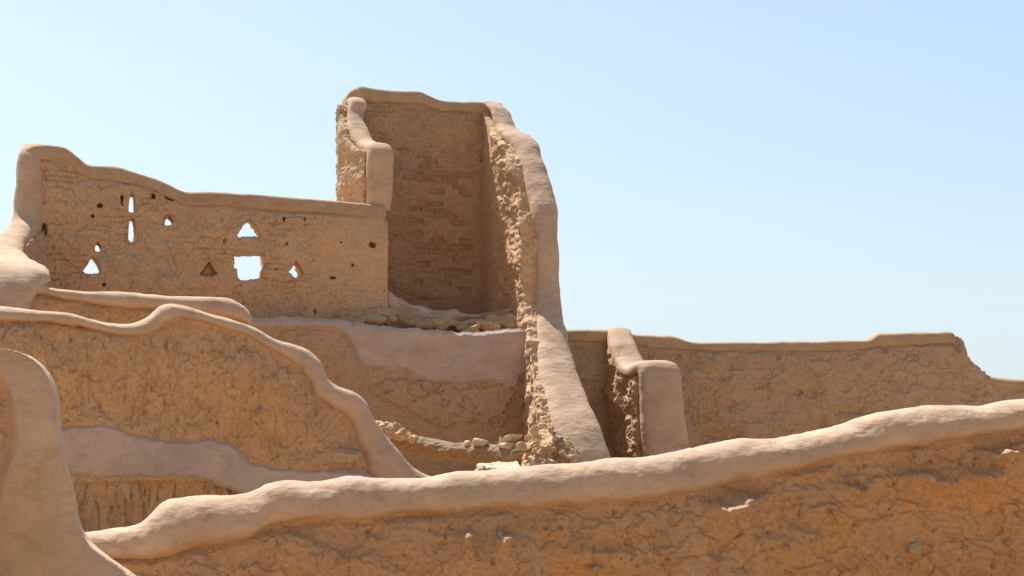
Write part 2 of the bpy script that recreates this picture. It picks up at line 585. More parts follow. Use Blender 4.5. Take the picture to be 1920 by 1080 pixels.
MUD = mat_rough('weathered_mud', (0.74, 0.40, 0.165), (0.66, 0.45, 0.29), (0.47, 0.255, 0.12))
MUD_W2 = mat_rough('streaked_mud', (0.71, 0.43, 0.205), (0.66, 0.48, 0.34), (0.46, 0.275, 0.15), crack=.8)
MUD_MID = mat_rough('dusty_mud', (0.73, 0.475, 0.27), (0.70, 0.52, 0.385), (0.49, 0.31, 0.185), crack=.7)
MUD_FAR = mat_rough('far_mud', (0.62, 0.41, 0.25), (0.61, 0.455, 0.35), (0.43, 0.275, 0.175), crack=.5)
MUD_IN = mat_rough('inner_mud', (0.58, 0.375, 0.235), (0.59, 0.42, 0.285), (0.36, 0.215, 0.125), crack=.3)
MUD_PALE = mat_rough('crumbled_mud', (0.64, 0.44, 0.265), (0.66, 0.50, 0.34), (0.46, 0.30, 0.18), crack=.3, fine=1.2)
PLASTER = mat_plaster('mud_plaster', (0.65, 0.475, 0.35), (0.61, 0.41, 0.27))
PLASTER_GREY = mat_plaster('grey_mud_plaster', (0.62, 0.50, 0.435), (0.60, 0.44, 0.35))
PLASTER_OCHRE = mat_plaster('ochre_mud_plaster', (0.58, 0.40, 0.26), (0.55, 0.36, 0.22), patch=.9)
SAND = mat_plaster('sand', (0.42, 0.30, 0.19), (0.38, 0.26, 0.155))
WHITE = mat_plaster('whitewash', (0.70, 0.61, 0.49), (0.6, 0.48, 0.35))
STONE = mat_plaster('limestone', (0.62, 0.50, 0.37), (0.52, 0.38, 0.25), fine=1.4)

def mat_wood():
    m, nt, b = nodes('old_wood')
    P = coords(nt)
    g = noise(nt, scaled(nt, P, (3, 40, 60)), 1.0, 5, .6, .6)
    n = noise(nt, P, 5, 4)
    c = ramp(nt, g, [(0.25, (0.16, 0.085, 0.04)), (0.5, (0.36, 0.21, 0.10)), (0.75, (0.48, 0.31, 0.17))])
    # grey-brown tone on the upward side
    ge = N(nt, 'ShaderNodeNewGeometry')
    sx = N(nt, 'ShaderNodeSeparateXYZ'); nt.links.new(ge.outputs['Normal'], sx.inputs[0])
    up = math_(nt, 'MULTIPLY', ramp(nt, math_(nt, 'ADD', sx.outputs['Z'], math_(nt, 'MULTIPLY', n, .5)), [(0.1, 0.0), (0.7, 1.0)]), 0.8)
    c = mix(nt, up, c, (0.33, 0.25, 0.19))
    nt.links.new(c, b.inputs['Base Color'])
    nt.links.new(bump(nt, g, 0.8, 0.02), b.inputs['Normal'])
    return m
WOOD = mat_wood()

# ------------------------------------------------------------------ ground
def ground():
    n = 161
    g = np.linspace(-1, 1, n)
    g = np.sign(g) * np.abs(g) ** 2.6 * 1500
    X, Y = np.meshgrid(g, g + 10, indexing='ij')
    P = np.stack([X.ravel(), Y.ravel(), np.zeros(X.size)], 1)
    Z = 0.05 * fbm(P * 0.35, 3) + 11 * sstep(-3, -48, P[:, 1] + 3 * perlin(P * .05)) * (1 + .15 * perlin(P * .03))  # includes an unseen slope behind the camera, added to bounce warm sunlight
    V = np.stack([X, Y, Z.reshape(X.shape)], -1)
    me = grid_mesh('ground', V)
    co, no = get_cn(me)
    if no[:, 2].mean() < 0:
        me.flip_normals()
    o = link('ground', me, SAND)
    o['kind'] = 'structure'
ground()

# ------------------------------------------------------------------ frontal wall helper
def front_wall(fr, pairs, T, zbot, vox, relief, batter=0.02, bulge=0.05, capT=None, tops=None, cutter=None,
                   p=2.5, centre=0.36, amp=1.0, ends=(0.0, 0.0), ring=72, step=0.015, sinktop=0.45, palef=1.0, wob=.14):
    """pairs: rows (outer px, outer py, lower px, lower py). returns body mesh and cap mesh"""
    O = np.array([fr.hit(a, b) for a, b, c, d in pairs])
    I = np.array([fr.hit(c, d) for a, b, c, d in pairs])
    back = -fr.n * T / 2
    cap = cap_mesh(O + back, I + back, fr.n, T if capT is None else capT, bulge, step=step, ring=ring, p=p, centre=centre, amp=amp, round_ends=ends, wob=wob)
    if tops is None:
        top = O * (1 - sinktop) + I * sinktop
    else:
        top = np.array([fr.hit(x, y) for x, y in tops])
    top = catmull(top, 0.12) + back
    solid = section_box(top, fr.n, T, zbot, batter)
    body = solidify_voxels(solid, vox, cutter)
    Os = np.array([fr.sz(a, b) for a, b, c, d in pairs]); Is = np.array([fr.sz(c, d) for a, b, c, d in pairs])
    poly = np.vstack([Os + [0, .3], Is[::-1]]) if tops is None else np.vstack([Os, Is[::-1]])
    pale = [None]
    def rel(co, no):
        l = fr.local(co)
        sd = seg_dist(l[:, [0, 2]], poly)
        m = sstep(-0.05, 0.03, sd)
        near = sstep(-0.5, 0.0, sd)
        face = sstep(.25, .75, np.abs(no @ fr.n))
        d = relief(wallcoords(co, fr.u), l)
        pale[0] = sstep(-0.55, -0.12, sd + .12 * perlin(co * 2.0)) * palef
        return (d - 0.02 * near) * (1 - m) * face - 0.05 * m
    body = displaced(body, rel)
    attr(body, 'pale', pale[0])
    return body, cap

def displaced_wall(body, fr, relief):
    return displaced(body, lambda co, no: relief(wallcoords(co, fr.u), fr.local(co)))

def xpairs(top, bot, xs=None):
    tx, ty = zip(*top); bx, by = zip(*bot)
    if xs is None: xs = tx
    return [(x, float(np.interp(x, tx, ty)), x, float(np.interp(x, bx, by))) for x in xs]

# ================================================================== 1. foreground wall
fr1 = Frame(100, 11.4, 2050, 12.9)
top1 = [(60,1012),(120,1003),(200,990),(262,980),(285,960),(310,942),(370,935),(460,930),(510,908),(560,900),(630,897),(700,898),(830,894),(950,880),(1100,873),(1200,865),(1300,846),(1420,820),(1500,812),(1580,800),(1660,772),(1750,763),(1850,755),(1920,748),(2040,742)]
bot1 = [(60,1062),(220,1062),(300,1058),(360,1043),(420,1037),(500,1010),(620,990),(760,986),(900,968),(1000,962),(1150,957),(1280,946),(1400,917),(1500,897),(1600,868),(1750,846),(1920,820),(2040,806)]
t1 = thing('mud_wall', 'long foreground mud wall whose smooth rounded coping climbs to the right edge', 'wall', (0, 12, 0))
LEDGES = [(fr1.sz(x, y), rs, rz, h) for x, y, rs, rz, h in [(1352,950,.16,.05,0.22),(1395,936,.14,.045,0.21),(1722,893,.17,.035,0.21),(1760,905,.12,.03,0.20),(1840,890,.16,.04,0.22),(1870,852,.2,.03,0.21),
          (873,1010,.07,.04,0.19),(945,1006,.09,.04,0.19),(1600,912,.12,.03,.13),(560,1010,.10,.03,.10),(1130,1040,.3,.05,.08),(1480,1010,.4,.06,.07)]]
def rel1(q, l):
    d = relief_rough(q, blocks=1.9, flake=.9, wild=.75, courses=.5) + 0.10 * sstep(1.3, 0.3, l[:, 2])
    n_ = .05 * fbm(q * 7 + 2, 3)
    for c_, rs, rz, h in LEDGES:
        ds = (l[:, 0] - c_[0]) / rs; dz = l[:, 2] - c_[1] + n_
        prof = np.where(dz > 0, np.exp(-(dz / rz) ** 2), np.exp(-(dz / (rz * 3.5)) ** 2))
        d = d + h * np.exp(-ds ** 2) * prof
    return d
b, c = front_wall(fr1, xpairs(top1, [(x, y - 11) for x, y in bot1]), 0.42, -0.1, 0.012, rel1, batter=0.05, bulge=0.05, ring=96, step=0.013, amp=1.6, p=2.15, centre=.30, wob=.07)
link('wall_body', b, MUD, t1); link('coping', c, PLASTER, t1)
for k, (x, y, rx, rz) in enumerate([(1705,1027,.07,.055),(935,1003,.035,.03),(1232,1031,.05,.03),(870,1008,.03,.02),(1462,1024,.035,.02),(1557,958,.04,.02),(1110,1063,.07,.03),(640,1046,.04,.03),(1880,1015,.05,.04),(480,1062,.05,.03)]):
    link('stone', rock(fr1.hit(x, y) + fr1.n * (.085 + .05 * (y > 1020)), (rx, .07, rz), 140 + k, .35), MUD_PALE, t1)

# ================================================================== 2. rounded stump, left foreground
fr2 = Frame(-300, 8.7, 300, 9.2)
out2 = [(-320,650),(-200,640),(-80,640),(0,648),(50,665),(82,698),(96,740),(103,800),(122,870),(140,930),(147,985),(165,1020),(200,1052),(240,1082),(300,1130),(360,1180)]
t2 = thing('wall_end', 'rounded plastered wall end with flaring foot at the left edge of the foreground', 'wall', (-3, 9, 0))
tp = catmull(np.array([fr2.hit(x, y) for x, y in out2]), 0.05) - fr2.n * 0.24
sol = section_box(tp, fr2.n, 0.44, -0.1, 0.03)
bd = solidify_voxels(sol, 0.011, None, 6)
rec = np.array([fr2.sz(x, y) for x, y in [(-320,720),(-60,690),(0,705),(18,745),(26,800),(22,850),(8,885),(-5,940),(-40,1000),(-320,1000)]])
rec = catmull(np.vstack([rec, rec[:1]])[:, [0, 1, 1]] * np.array([1, 1, 0]), 0.05)[:-1, :2]
foot = np.array([fr2.sz(x, y) for x, y in [(-200,900),(0,885),(30,860),(60,850),(95,880),(105,960),(120,1060),(160,1300),(-200,1300)]])
st2 = [None]
def rel2(co, no):
    l = fr2.local(co)
    sd = seg_dist(l[:, [0, 2]], rec)
    m = sstep(-0.03, 0.05, sd) * (no @ fr2.n > 0.1)
    fd = seg_dist(l[:, [0, 2]], foot)
    mf = sstep(-0.10, 0.10, fd) * (no @ fr2.n > 0.1)
    st2[0] = np.clip(.5 * mf + .5 * m, 0, 1)
    return relief_smooth(co, 0.9) * (1 - m) - 0.13 * m + m * (relief_rough(wallcoords(co, fr2.u), blocks=.4) * .5) + 0.02 * mf
displaced(bd, rel2); attr(bd, 'stain_bounce', st2[0])
link('wall_body', bd, PLASTER, t2)

# ================================================================== 3. stepped wall, left middle
fr3 = Frame(-60, 16.4, 840, 18.3)
P3 = [(-60,566,-60,612),(0,572,0,612),(60,577,60,614),(130,584,130,618),(170,595,168,622),(210,603,205,632),(250,603,258,636),(278,590,296,630),(300,572,322,612),(320,567,342,604),
      (350,572,362,606),(400,590,400,614),(470,605,455,636),(520,632,508,668),(570,650,555,696),(603,672,572,725),(618,705,586,748),(640,722,615,768),(670,734,640,788),(690,750,655,812),(708,785,668,850),(740,830,684,895),(772,866,700,940),(802,886,730,985),(840,900,760,1030)]
t3 = thing('mud_wall', 'stepped mud wall left of the fallen log, its smooth coping dropping down in curves', 'wall', (-4, 17.5, 0))
PATCH3 = np.array([fr3.sz(x, y) for x, y in [(0,808),(130,800),(200,800),(250,815),(300,826),(360,828),(410,826),(445,845),(470,868),(540,880),(640,885),(700,892),(720,930),(480,935),(430,912),(380,898),(300,893),(200,893),(140,888),(0,885)]])
def rel3(q, l):
    z0 = fr3.sz(300, 905)[1]
    low = sstep(z0 + .04, z0 - .03, l[:, 2])
    st = fbm(q * np.array([11.0, 4.0, 1.6]) + 3, 3)
    q2 = q * np.array([1.5, 1., .62])
    pm = sstep(-.06, .04, seg_dist(l[:, [0, 2]], PATCH3))
    r = relief_rough(q2, blocks=.5, streak=1.3, flake=1.0) - macro(q2)
    return macro(q) + r * (1 - pm) - .01 * pm - 0.07 * low - 0.05 * low * sstep(.05, .35, st)
P3 = [(a, b_, a + (c_ - a) * .84, b_ + (d_ - b_) * .84) for a, b_, c_, d_ in P3]
b, c = front_wall(fr3, P3, 0.42, -0.1, 0.015, rel3, bulge=0.045, ends=(0, .0), ring=84, amp=1.0,
                  tops=[(-60,590),(60,597),(170,610),(250,617),(290,605),(320,590),(350,590),(470,622),(570,675),(600,700),(640,750),(680,800),(720,870),(790,930),(840,990)])
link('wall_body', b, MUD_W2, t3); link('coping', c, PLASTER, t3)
pt = patch_mesh(fr3, [(60,808),(130,800),(200,800),(250,815),(300,826),(360,828),(410,826),(445,845),(470,868),(540,880),(640,885),(700,892),(720,930),(480,935),(430,912),(380,898),(300,893),(200,893),(140,888),(60,885)], 0.035, rise=0.05, edge=0.035)
link('plaster_patch', pt, PLASTER_GREY, t3, 'grey smooth plaster patch low on the wall')
for k, (x, y, rx, rz) in enumerate([(645,853,.20,.11),(318,650,.045,.06),(402,663,.065,.035),(425,704,.075,.035),(485,770,.07,.03),(437,748,.035,.02)]):
    p_ = fr3.hit(x, y) + fr3.n * (0.03 if k else 0.045)
    link('stone', rock(p_, (rx, .055, rz), 40 + k, .3), MUD_PALE, t3)

# ================================================================== 4. low wall with rounded end, left
fr4 = Frame(40, 20.2, 480, 21.2)
top4 = [(30,515),(60,522),(100,538),(150,543),(250,548),(350,553),(410,557),(440,562),(458,572),(468,584),(473,596)]
bot4 = [(30,548),(60,552),(150,566),(250,578),(330,588),(400,594),(440,600),(473,612)]
t4 = thing('low_wall', 'straight low mud wall with a rounded right end in front of the pierced wall', 'wall', (-5, 20, 0))
b, c = front_wall(fr4, xpairs(top4, bot4), 0.40, -0.1, 0.02, lambda q, l: relief_rough(q, blocks=.6), bulge=0.045, ends=(0, .12), amp=.9,
                  tops=[(30,532),(100,545),(250,560),(400,570),(440,578),(462,592)])
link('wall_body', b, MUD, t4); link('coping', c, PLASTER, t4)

# ================================================================== 5. wall with triangular openings
fr5 = Frame(60, 24.1, 734, 26.15)
top5 = [(48,276),(62,270),(90,268),(122,273),(143,289),(165,306),(215,310),(250,319),(290,331),(320,345),(345,357),(400,358),(480,362),(560,370),(640,375),(700,380),(728,384)]
bot5 = [(48,304),(62,300),(122,302),(143,318),(165,334),(250,345),(290,357),(345,385),(400,387),(560,398),(640,403),(728,412)]
def poly5(pts): return [fr5.hit(x, y) for x, y in pts]
cuts = []
through = [
    [(244,365),(251,365),(252,396),(243,396)],
    [(245,410),(250,410),(252.5,428),(252,448),(247,453),(242.5,448),(243,428)],
    [(467,408),(480,423),(490,442),(486,446),(449,446),(445,442),(456,423)],
    [(439,472),(496,471),(496,502),(491,505),(490,520),(484,524),(452,524),(447,519),(446,504),(440,502)],
    [(173,480),(182,493),(187,505),(184,511),(172,513),(160,511),(156,506),(166,493)],
    [(554,487),(561,498),(569,512),(562,517),(552,520),(548,514),(539,511),(547,500)],
    [(317,403),(325,413),(322,420),(311,422),(310,416)],
    [(184,453),(189,463),(186,471),(179,470),(180,460)]]
def grow(h, k):
    cx = (min(p[0] for p in h) + max(p[0] for p in h)) / 2; cy = (min(p[1] for p in h) + max(p[1] for p in h)) / 2
    rx = max(abs(p[0] - cx) for p in h); ry = max(abs(p[1] - cy) for p in h)
    return [(cx + (x - cx) * (1 + k / rx), cy + (y - cy) * (1 + k / ry)) for x, y in h]
for i, h in enumerate(through): cuts.append(prism(poly5(grow(h, 1.2 if i > 1 else 1.8)), fr5.n, 0.3, 0.9))
cuts.append(prism(poly5([(392,489),(400,502),(409,514),(400,518),(384,518),(373,514),(383,502)]), fr5.n, 0.3, 0.2))
for (x, y, r, a) in [(240,336,9,.8),(229,334,4,1),(188,385,6,.7),(174,405,3.5,1),(320,369,8,.5),(288,368,4,1.3),(229,375,2.5,4),(247,369,4,1),(532,410,4,1),(571,412,3,1),
                  (421,591-0,0,0),(422,452,4,1),(537,457,4,1),(699,459,7,.8),(82,430,5,2.4),(517,506,3,1),(195,534,3,1),(640,455,3,.6),(662,497,3,.8),(625,521,8,.35),(345,640,0,0),(590,585,4,1.5)]:
    if r == 0: continue
    pts = []
    for k in range(7):
        an = 2 * math.pi * k / 7 + x
        rr = (r * 1.25 + .8) * (0.8 + 0.35 * random.random())
        pts.append((x + rr * math.cos(an), y + rr * a * math.sin(an)))
    cuts.append(prism(poly5(pts), fr5.n, 0.3, 0.24, 0.8))
t5 = thing('mud_wall', 'tall mud wall pierced by a square window, triangular openings and two slits', 'wall', (-6, 25, 0))
def rel5(q, l):
    e = fr5.sz(600, 480)[0]
    right = sstep(e - .1, e + .1, l[:, 0] + .1 * perlin(q * 2))
    zz = sstep(fr5.sz(650, 545)[1], fr5.sz(650, 520)[1], l[:, 2] + .08 * perlin(q * 3))
    a = relief_rough(q, blocks=.3, courses=2.6, flake=1.0, wild=.6) + .006 * ridge(q * np.array([1.2, 1.2, 5.0]) + 21)
    b_ = macro(q) + 0.006 * fbm(q * 9, 3) + 0.0
    row = (l[:, 2] + .012 * perlin(q * 3)) / 0.125
    fr_ = row - np.floor(row)
    b_ = b_ - 0.012 * (1 - sstep(0, .12, np.minimum(fr_, 1 - fr_))) * sstep(-.25, .1, perlin(q * np.array([1.5, 1.5, 8]))) - .015
    m = right * zz
    return a * (1 - m) + b_ * m
b, c = front_wall(fr5, xpairs(top5, bot5), 0.40, 0.6, 0.016, rel5, batter=0.006, bulge=-0.004, centre=.2, p=3.6, cutter=join_raw(cuts), amp=.8, ends=(0, .05))
link('wall_body', b, MUD_MID, t5); link('coping', c, PLASTER_OCHRE, t5)
lt = patch_mesh(fr5, [(426,450),(470,448),(505,450),(524,456),(520,470),(500,475),(436,475),(424,466)], 0.0, rise=.022, edge=.05, wob=.02)
link('lintel', lt, MUD_FAR, t5, 'smooth grey lintel band between square window and triangle above it')

# ================================================================== ribbons that run towards the viewer
def right(path, k):
    return [(x + k, y, Y) for x, y, Y in path]

def ribbon(path, yaw_u, T, hang, bulge, zbot, vox, relief, bodyT=None, body_pts=None, batter=0.02, p=2.6, centre=.3, amp=1.0,
           ends=(0, 0), shift=0.0, sink=0.35, ring=80, step=0.016):
    """path rows (px, py, depth); yaw_u across vector"""
    O = np.array([at(*r) for r in path])
    u = np.asarray(yaw_u, float); u = u / np.linalg.norm(u)
    D = catmull(np.hstack([O, np.array(T, float)[:, None], np.array(hang, float)[:, None]]), 0.08)
    Q = D[:, :3]
    Tn = np.gradient(Q, axis=0); Tn /= np.linalg.norm(Tn, axis=1)[:, None]
    k = np.ones(5) / 5
    Tn = np.stack([np.convolve(np.pad(Tn[:, i], 2, mode='edge'), k, 'valid') for i in range(3)], 1)
    Tn /= np.linalg.norm(Tn, axis=1)[:, None]
    Nn = np.cross(Tn, u); Nn /= np.linalg.norm(Nn, axis=1)[:, None]
    I = Q - Nn * D[:, 4:5]
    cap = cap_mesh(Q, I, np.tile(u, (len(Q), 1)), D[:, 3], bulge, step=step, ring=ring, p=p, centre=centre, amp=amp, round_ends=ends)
    bp = path if body_pts is None else body_pts
    BO = np.array([at(*r) for r in bp])
    BO = BO + u * shift
    bt = (np.array(T) if bodyT is None else np.array(bodyT))
    BD = catmull(np.hstack([BO, bt[:, None]]), 0.12)
    sol = section_box(BD[:, :3] - np.array([0, 0, sink]) , u, BD[:, 3], zbot, batter)
    body = solidify_voxels(sol, vox)
    displaced(body, lambda co, no: relief(wallcoords(co, np.array([u[1], -u[0], 0])), co))
    return body, cap

YAW = math.radians(18)
U = np.array([math.cos(YAW), math.sin(YAW), 0])
W = np.array([math.sin(YAW), -math.cos(YAW), 0])

# ================================================================== 6. left side wall with tall post at its far end
t6 = thing('side_wall', 'smooth side wall at the far left dropping from a tall post towards the low wall', 'wall', (-8, 22, 0))
b, c = ribbon([(64,268,24.6),(60,272,24.2),(56,290,24.0),(54,350,23.9),(50,400,23.8),(42,418,23.6),(20,440,23.0),(8,464,22.3),(16,480,21.4),(26,486,20.7),(24,500,20.2),(8,530,19.9),(2,560,19.8),(2,640,19.7)],
              U, [.34,.38,.38,.40,.42,.42,.46,.56,.80,.96,.96,.80,.72,.72], [.2,.3,.35,.35,.35,.3,.28,.28,.3,.3,.3,.3,.3,.3], .03, 0.0, .022,
              lambda q, co: relief_rough(q, blocks=.5), body_pts=[(60,420,24.1),(45,430,23.6),(20,450,23.0),(8,475,22.2),(14,492,21),(8,510,20.2)],
              bodyT=[.40,.42,.46,.56,.62,.66], sink=.12, amp=1.2)
link('wall_body', b, MUD_FAR, t6); link('coping', c, PLASTER, t6)

# ================================================================== 7. tower
t7 = thing('ruined_tower', 'tall roofless mud tower open to the front, highest thing in the ruin', 'tower', (-1.5, 27.5, 0))
frB = Frame(652, 28.0, 940, 29.05)
topB = [(646,200),(650,180),(660,166),(678,158),(700,162),(740,165),(790,168),(805,174),(825,183),(860,187),(905,189),(935,188),(950,190)]
botB = [(646,225),(660,205),(678,192),(740,192),(790,196),(825,207),(905,212),(950,214)]
def relB(q, l):
    e = fr5
    s0 = frB.sz(830, 400)[0]
    right = sstep(s0 - .15, s0 + .15, l[:, 0] + .1 * perlin(q * 1.5))
    up = sstep(frB.sz(800, 330)[1], frB.sz(800, 290)[1], l[:, 2] + .1 * perlin(q * 2))
    m = np.clip(right * (1 - up), 0, 1)
    a = relief_rough(q, blocks=.35, courses=1.6, flake=.9)
    # a rubbed smoother skin towards the corner
    rw = l[:, 2] / .125 + .08 * perlin(q * 3); rr = np.floor(rw); fr_ = rw - rr
    cl = l[:, 0] / .30 + .5 * (rr % 2) + .1 * perlin(q * 4); fc = cl - np.floor(cl)
    hs = _jit[_h(rr.astype(np.int64) + 9, np.floor(cl).astype(np.int64), np.zeros(len(rr), np.int64))][:, 1]
    reg = seg_dist(l[:, [0, 2]], np.array([frB.sz(x, y) for x, y in [(745,275),(850,290),(905,340),(890,470),(880,560),(775,560),(770,430),(740,340)]])) + .15 * perlin(q * 2)
    pit = (hs > .62) * sstep(.05, .22, np.minimum(fr_, 1 - fr_)) * sstep(.02, .12, np.minimum(fc, 1 - fc)) * sstep(-.02, .08, reg)
    return a * (1 - .75 * m) + m * (.012 * fbm(q * 2.5, 3) + .01) - .085 * pit
b, c = front_wall(frB, xpairs(topB, botB), 0.45, 3.3, 0.018, relB, batter=0.0, bulge=0.0, amp=.9, centre=.2, p=3.4, ends=(.1, .12))
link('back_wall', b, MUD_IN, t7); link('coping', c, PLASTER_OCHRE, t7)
# left wall
b, c = ribbon([(664,186,27.9),(668,182,27.75),(672,190,27.55),(668,212,27.4),(674,240,27.1),(690,262,26.75),(708,267,26.45),(714,270,26.25),(717,285,26.12),(716,320,26.12),(715,355,26.15),(713,395,26.2)],
              U, [.30,.32,.34,.30,.34,.40,.46,.46,.46,.46,.46,.45], [.12,.16,.18,.16,.16,.18,.2,.22,.25,.28,.28,.28], .015, 3.3, .018,
              lambda q, co: relief_rough(q, blocks=.6, gravel=.35, flake=.8), body_pts=[(654,190,28.0),(658,215,27.6),(662,240,27.2),(680,268,26.8),(702,274,26.35)],
              bodyT=[.44,.44,.44,.42,.38], sink=.10, amp=1.0, batter=.01)
link('side_wall', b, MUD_PALE, t7); link('coping', c, PLASTER, t7)
# right wall that runs down towards the viewer
def relW5(q, co):
    m = sstep(28.35, 27.75, co[:, 1] + .25 * perlin(q * 1.6) - .10 * (co[:, 2] - 5.5))
    a = relief_rough(q, blocks=.4, gravel=.42, flake=.9)
    b_ = .03 * fbm(q * .8, 2) + .008 * fbm(q * np.array([4, 4, 9.]), 3)
    return a * m + b_ * (1 - m)
pathR = [(922,189,29.0),(936,200,28.7),(952,238,28.3),(975,252,27.9),(996,300,27.35),(1010,348,26.95),(1020,395,26.6),(1025,450,26.45),(1026,520,26.35),(1028,575,26.1),(1034,630,25.6),(1048,700,24.9),(1068,760,24.3),(1086,805,23.9),(1098,850,23.65),(1106,910,23.5),(1112,1000,23.4)]
b, c = ribbon([(x + 5 * min(1, i / 4), y, Y) for i, (x, y, Y) in enumerate(pathR)], U, [.28,.34,.42,.50,.46,.46,.44,.40,.42,.46,.54,.66,.74,.80,.84,.88,.9],
              [.16,.18,.2,.2,.22,.24,.26,.28,.28,.25,.22,.22,.22,.25,.28,.3,.3], .03, 0.0, .02,
              lambda q, co: relW5(q, co),
              body_pts=[(925,200,29.0),(945,245,28.3),(975,280,27.6),(998,350,27.0),(1004,420,26.6),(1012,560,26.3),(1018,600,25.9),(1030,670,25.2),(1048,740,24.5),(1072,810,23.95)],
              bodyT=[.4,.44,.48,.5,.52,.50,.52,.62,.72,.80], sink=.10, shift=-.045, amp=1.2, batter=.012)
link('side_wall', b, MUD_MID, t7, 'long right wall of the tower sloping down towards the viewer'); link('coping', c, PLASTER, t7)
# broken sill across the open front
frS = Frame(735, 26.25, 1000, 27.1)
sill = [(728,545),(740,552),(770,568),(810,577),(845,580),(858,575),(870,586),(900,588),(925,580),(960,577),(1005,570)]
sillb = [(728,592),(770,600),(830,604),(870,598),(900,600),(930,588),(960,586),(1005,580)]
b, c = front_wall(frS, xpairs(sill, sillb), 0.5, 2.5, 0.018, lambda q, l: relief_rough(q, blocks=.9, gravel=.8, flake=1.6) + .10 * fbm(q * 2.2 + 5, 3), bulge=-.03, amp=2.6, batter=.10, centre=.5, p=2.0, sinktop=.15, wob=.5)
link('front_sill', b, MUD_PALE, t7); link('coping', c, PLASTER_GREY, t7)
fl = np.array([[at(700, 600, 26.3), at(1010, 600, 27.0)], [at(650, 600, 28.4), at(950, 600, 29.2)]])
zf = at(870, 600, 26.8)[2]
g = np.zeros((40, 40, 3))
for i in range(40):
    for j in range(40):
        a_, b_ = i / 39, j / 39
        p_ = (fl[0, 0] * (1 - b_) + fl[0, 1] * b_) * (1 - a_) + (fl[1, 0] * (1 - b_) + fl[1, 1] * b_) * a_
        g[i, j] = [p_[0], p_[1], zf]
g[..., 2] += (0.06 * fbm(g.reshape(-1, 3) * 1.5, 4)).reshape(40, 40)
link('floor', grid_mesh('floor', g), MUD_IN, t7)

def fallen():
    import bmesh
    bm = bmesh.new(); rn = random.Random(21)
    for k in range(46):
        x = rn.uniform(640, 1000)
        lo = np.interp(x, [640, 735, 760, 880, 1000], [606, 606, 610, 618, 618])
        hi = np.interp(x, [640, 735, 760, 880, 1000], [596, 586, 598, 604, 596])
        y = rn.uniform(hi, lo) ; Y = 25.75 + (x - 700) * .0032 + rn.uniform(-.12, .2) - (lo - y) * 0 + .012 * (lo - y)
        r = rn.uniform(.07, .20)
        me = rock(at(x, y, Y), (r * 1.6, r, r * .75), 300 + k, .5, cuts=6, sub=3); bm.from_mesh(me); bpy.data.meshes.remove(me)
    me = bpy.data.meshes.new('fallen'); bm.to_mesh(me); bm.free()
    return displaced(solidify_voxels(me, .018, None, 1), lambda co, no: .02 * fbm(co * 6, 4, .65) + .01 * fbm(co * 22, 2))
link('fallen_mud', fallen(), MUD_PALE, t7, 'crumbled mud spilling from the broken front sill')

# ================================================================== 8. terrace wall with plaster band under the tower
fr8 = Frame(470, 24.7, 1060, 26.45)
top8 = [(470,602),(560,600),(640,606),(700,616),(780,622),(880,630),(990,630),(1060,630)]
t8 = thing('terrace_wall', 'mud terrace wall below the tower with a broad smooth plaster band along its top', 'wall', (-1, 25.6, 0))
def rel8(q, l):
    s1 = fr8.sz(775, 745); s2 = fr8.sz(985, 800)
    a = relief_rough(q, blocks=.2, courses=1.0, flake=.5, wild=.6)
    # thick flakes of old render clinging to the face
    reg = seg_dist(l[:, [0, 2]], np.array([fr8.sz(x, y) for x, y in [(690,722),(770,715),(990,715),(985,775),(940,800),(880,800),(800,795),(765,765),(700,740)]]))
    t = reg + .09 * fbm(q * 3.2 + 4, 4)
    hole = fbm(q * np.array([3.2, 3.2, 5]) + 77, 3)
    return a + .06 * sstep(-.01, .025, t) * (1 - .95 * sstep(.20, .25, hole))
solid = section_box(catmull(np.array([fr8.hit(x, y) for x, y in top8]), .15) - fr8.n * .45, fr8.n, .9, -0.1, .0)
b = displaced_wall(solidify_voxels(solid, 0.019), fr8, rel8)
link('wall_body', b, MUD_FAR, t8)
band = [(466,600),(560,599),(640,604),(700,614),(780,620),(880,627),(1000,627),(1020,690),(975,706),(962,728),(930,714),(880,717),(800,713),(760,694),(700,690),(675,682),(662,655),(640,622),(560,613),(466,612)]
link('plaster_band', patch_mesh(fr8, band, 0.035, rise=.055, edge=.05, step=.016), PLASTER_GREY, t8, 'broad smooth greyish plaster band')
O = np.array([fr8.hit(x, y) for x, y in [(470,600),(560,599),(640,604),(700,614),(780,620),(880,628),(1010,628)]])
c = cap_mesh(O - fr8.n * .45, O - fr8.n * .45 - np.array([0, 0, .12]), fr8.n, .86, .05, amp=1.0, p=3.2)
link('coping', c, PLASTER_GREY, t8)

# ================================================================== 9. back right wall
fr9 = Frame(1000, 27.9, 1890, 30.3)
top9 = [(1000,613),(1065,616),(1140,617),(1200,626),(1265,629),(1300,639),(1400,640),(1500,639),(1600,637),(1632,636),(1650,625),(1700,622),(1750,622),(1786,621),(1797,628),(1804,648),(1818,672),(1838,692),(1856,706),(1868,722),(1878,742),(1892,770)]
bot9 = [(1000,636),(1200,648),(1300,658),(1600,658),(1650,650),(1786,646),(1797,660),(1804,672),(1818,690),(1838,712),(1868,745),(1892,790)]
t9 = thing('mud_wall', 'long brown back wall at the right, ending in a raised block that breaks away', 'wall', (5, 29, 0))
HOLLOWS = [(fr9.sz(x, y), rx * .0106, rz * .0106, d) for x, y, rx, rz, d in [(1366,757,15,7,.07),(1408,787,24,6,.06),(1312,785,18,8,.06),(1360,815,40,9,.08),(1428,722,14,6,.06),(1496,735,10,6,.09),(1520,738,14,9,.08),
    (1460,668,5,4,.07),(1585,728,14,7,.06),(1610,770,40,6,.05),(1662,656,6,5,.07),(1540,790,10,14,.06),(1350,712,6,5,.05),(1700,765,20,4,.04),(1826,740,6,5,.06),(1270,668,5,5,.05),(1380,690,30,4,.03)]]
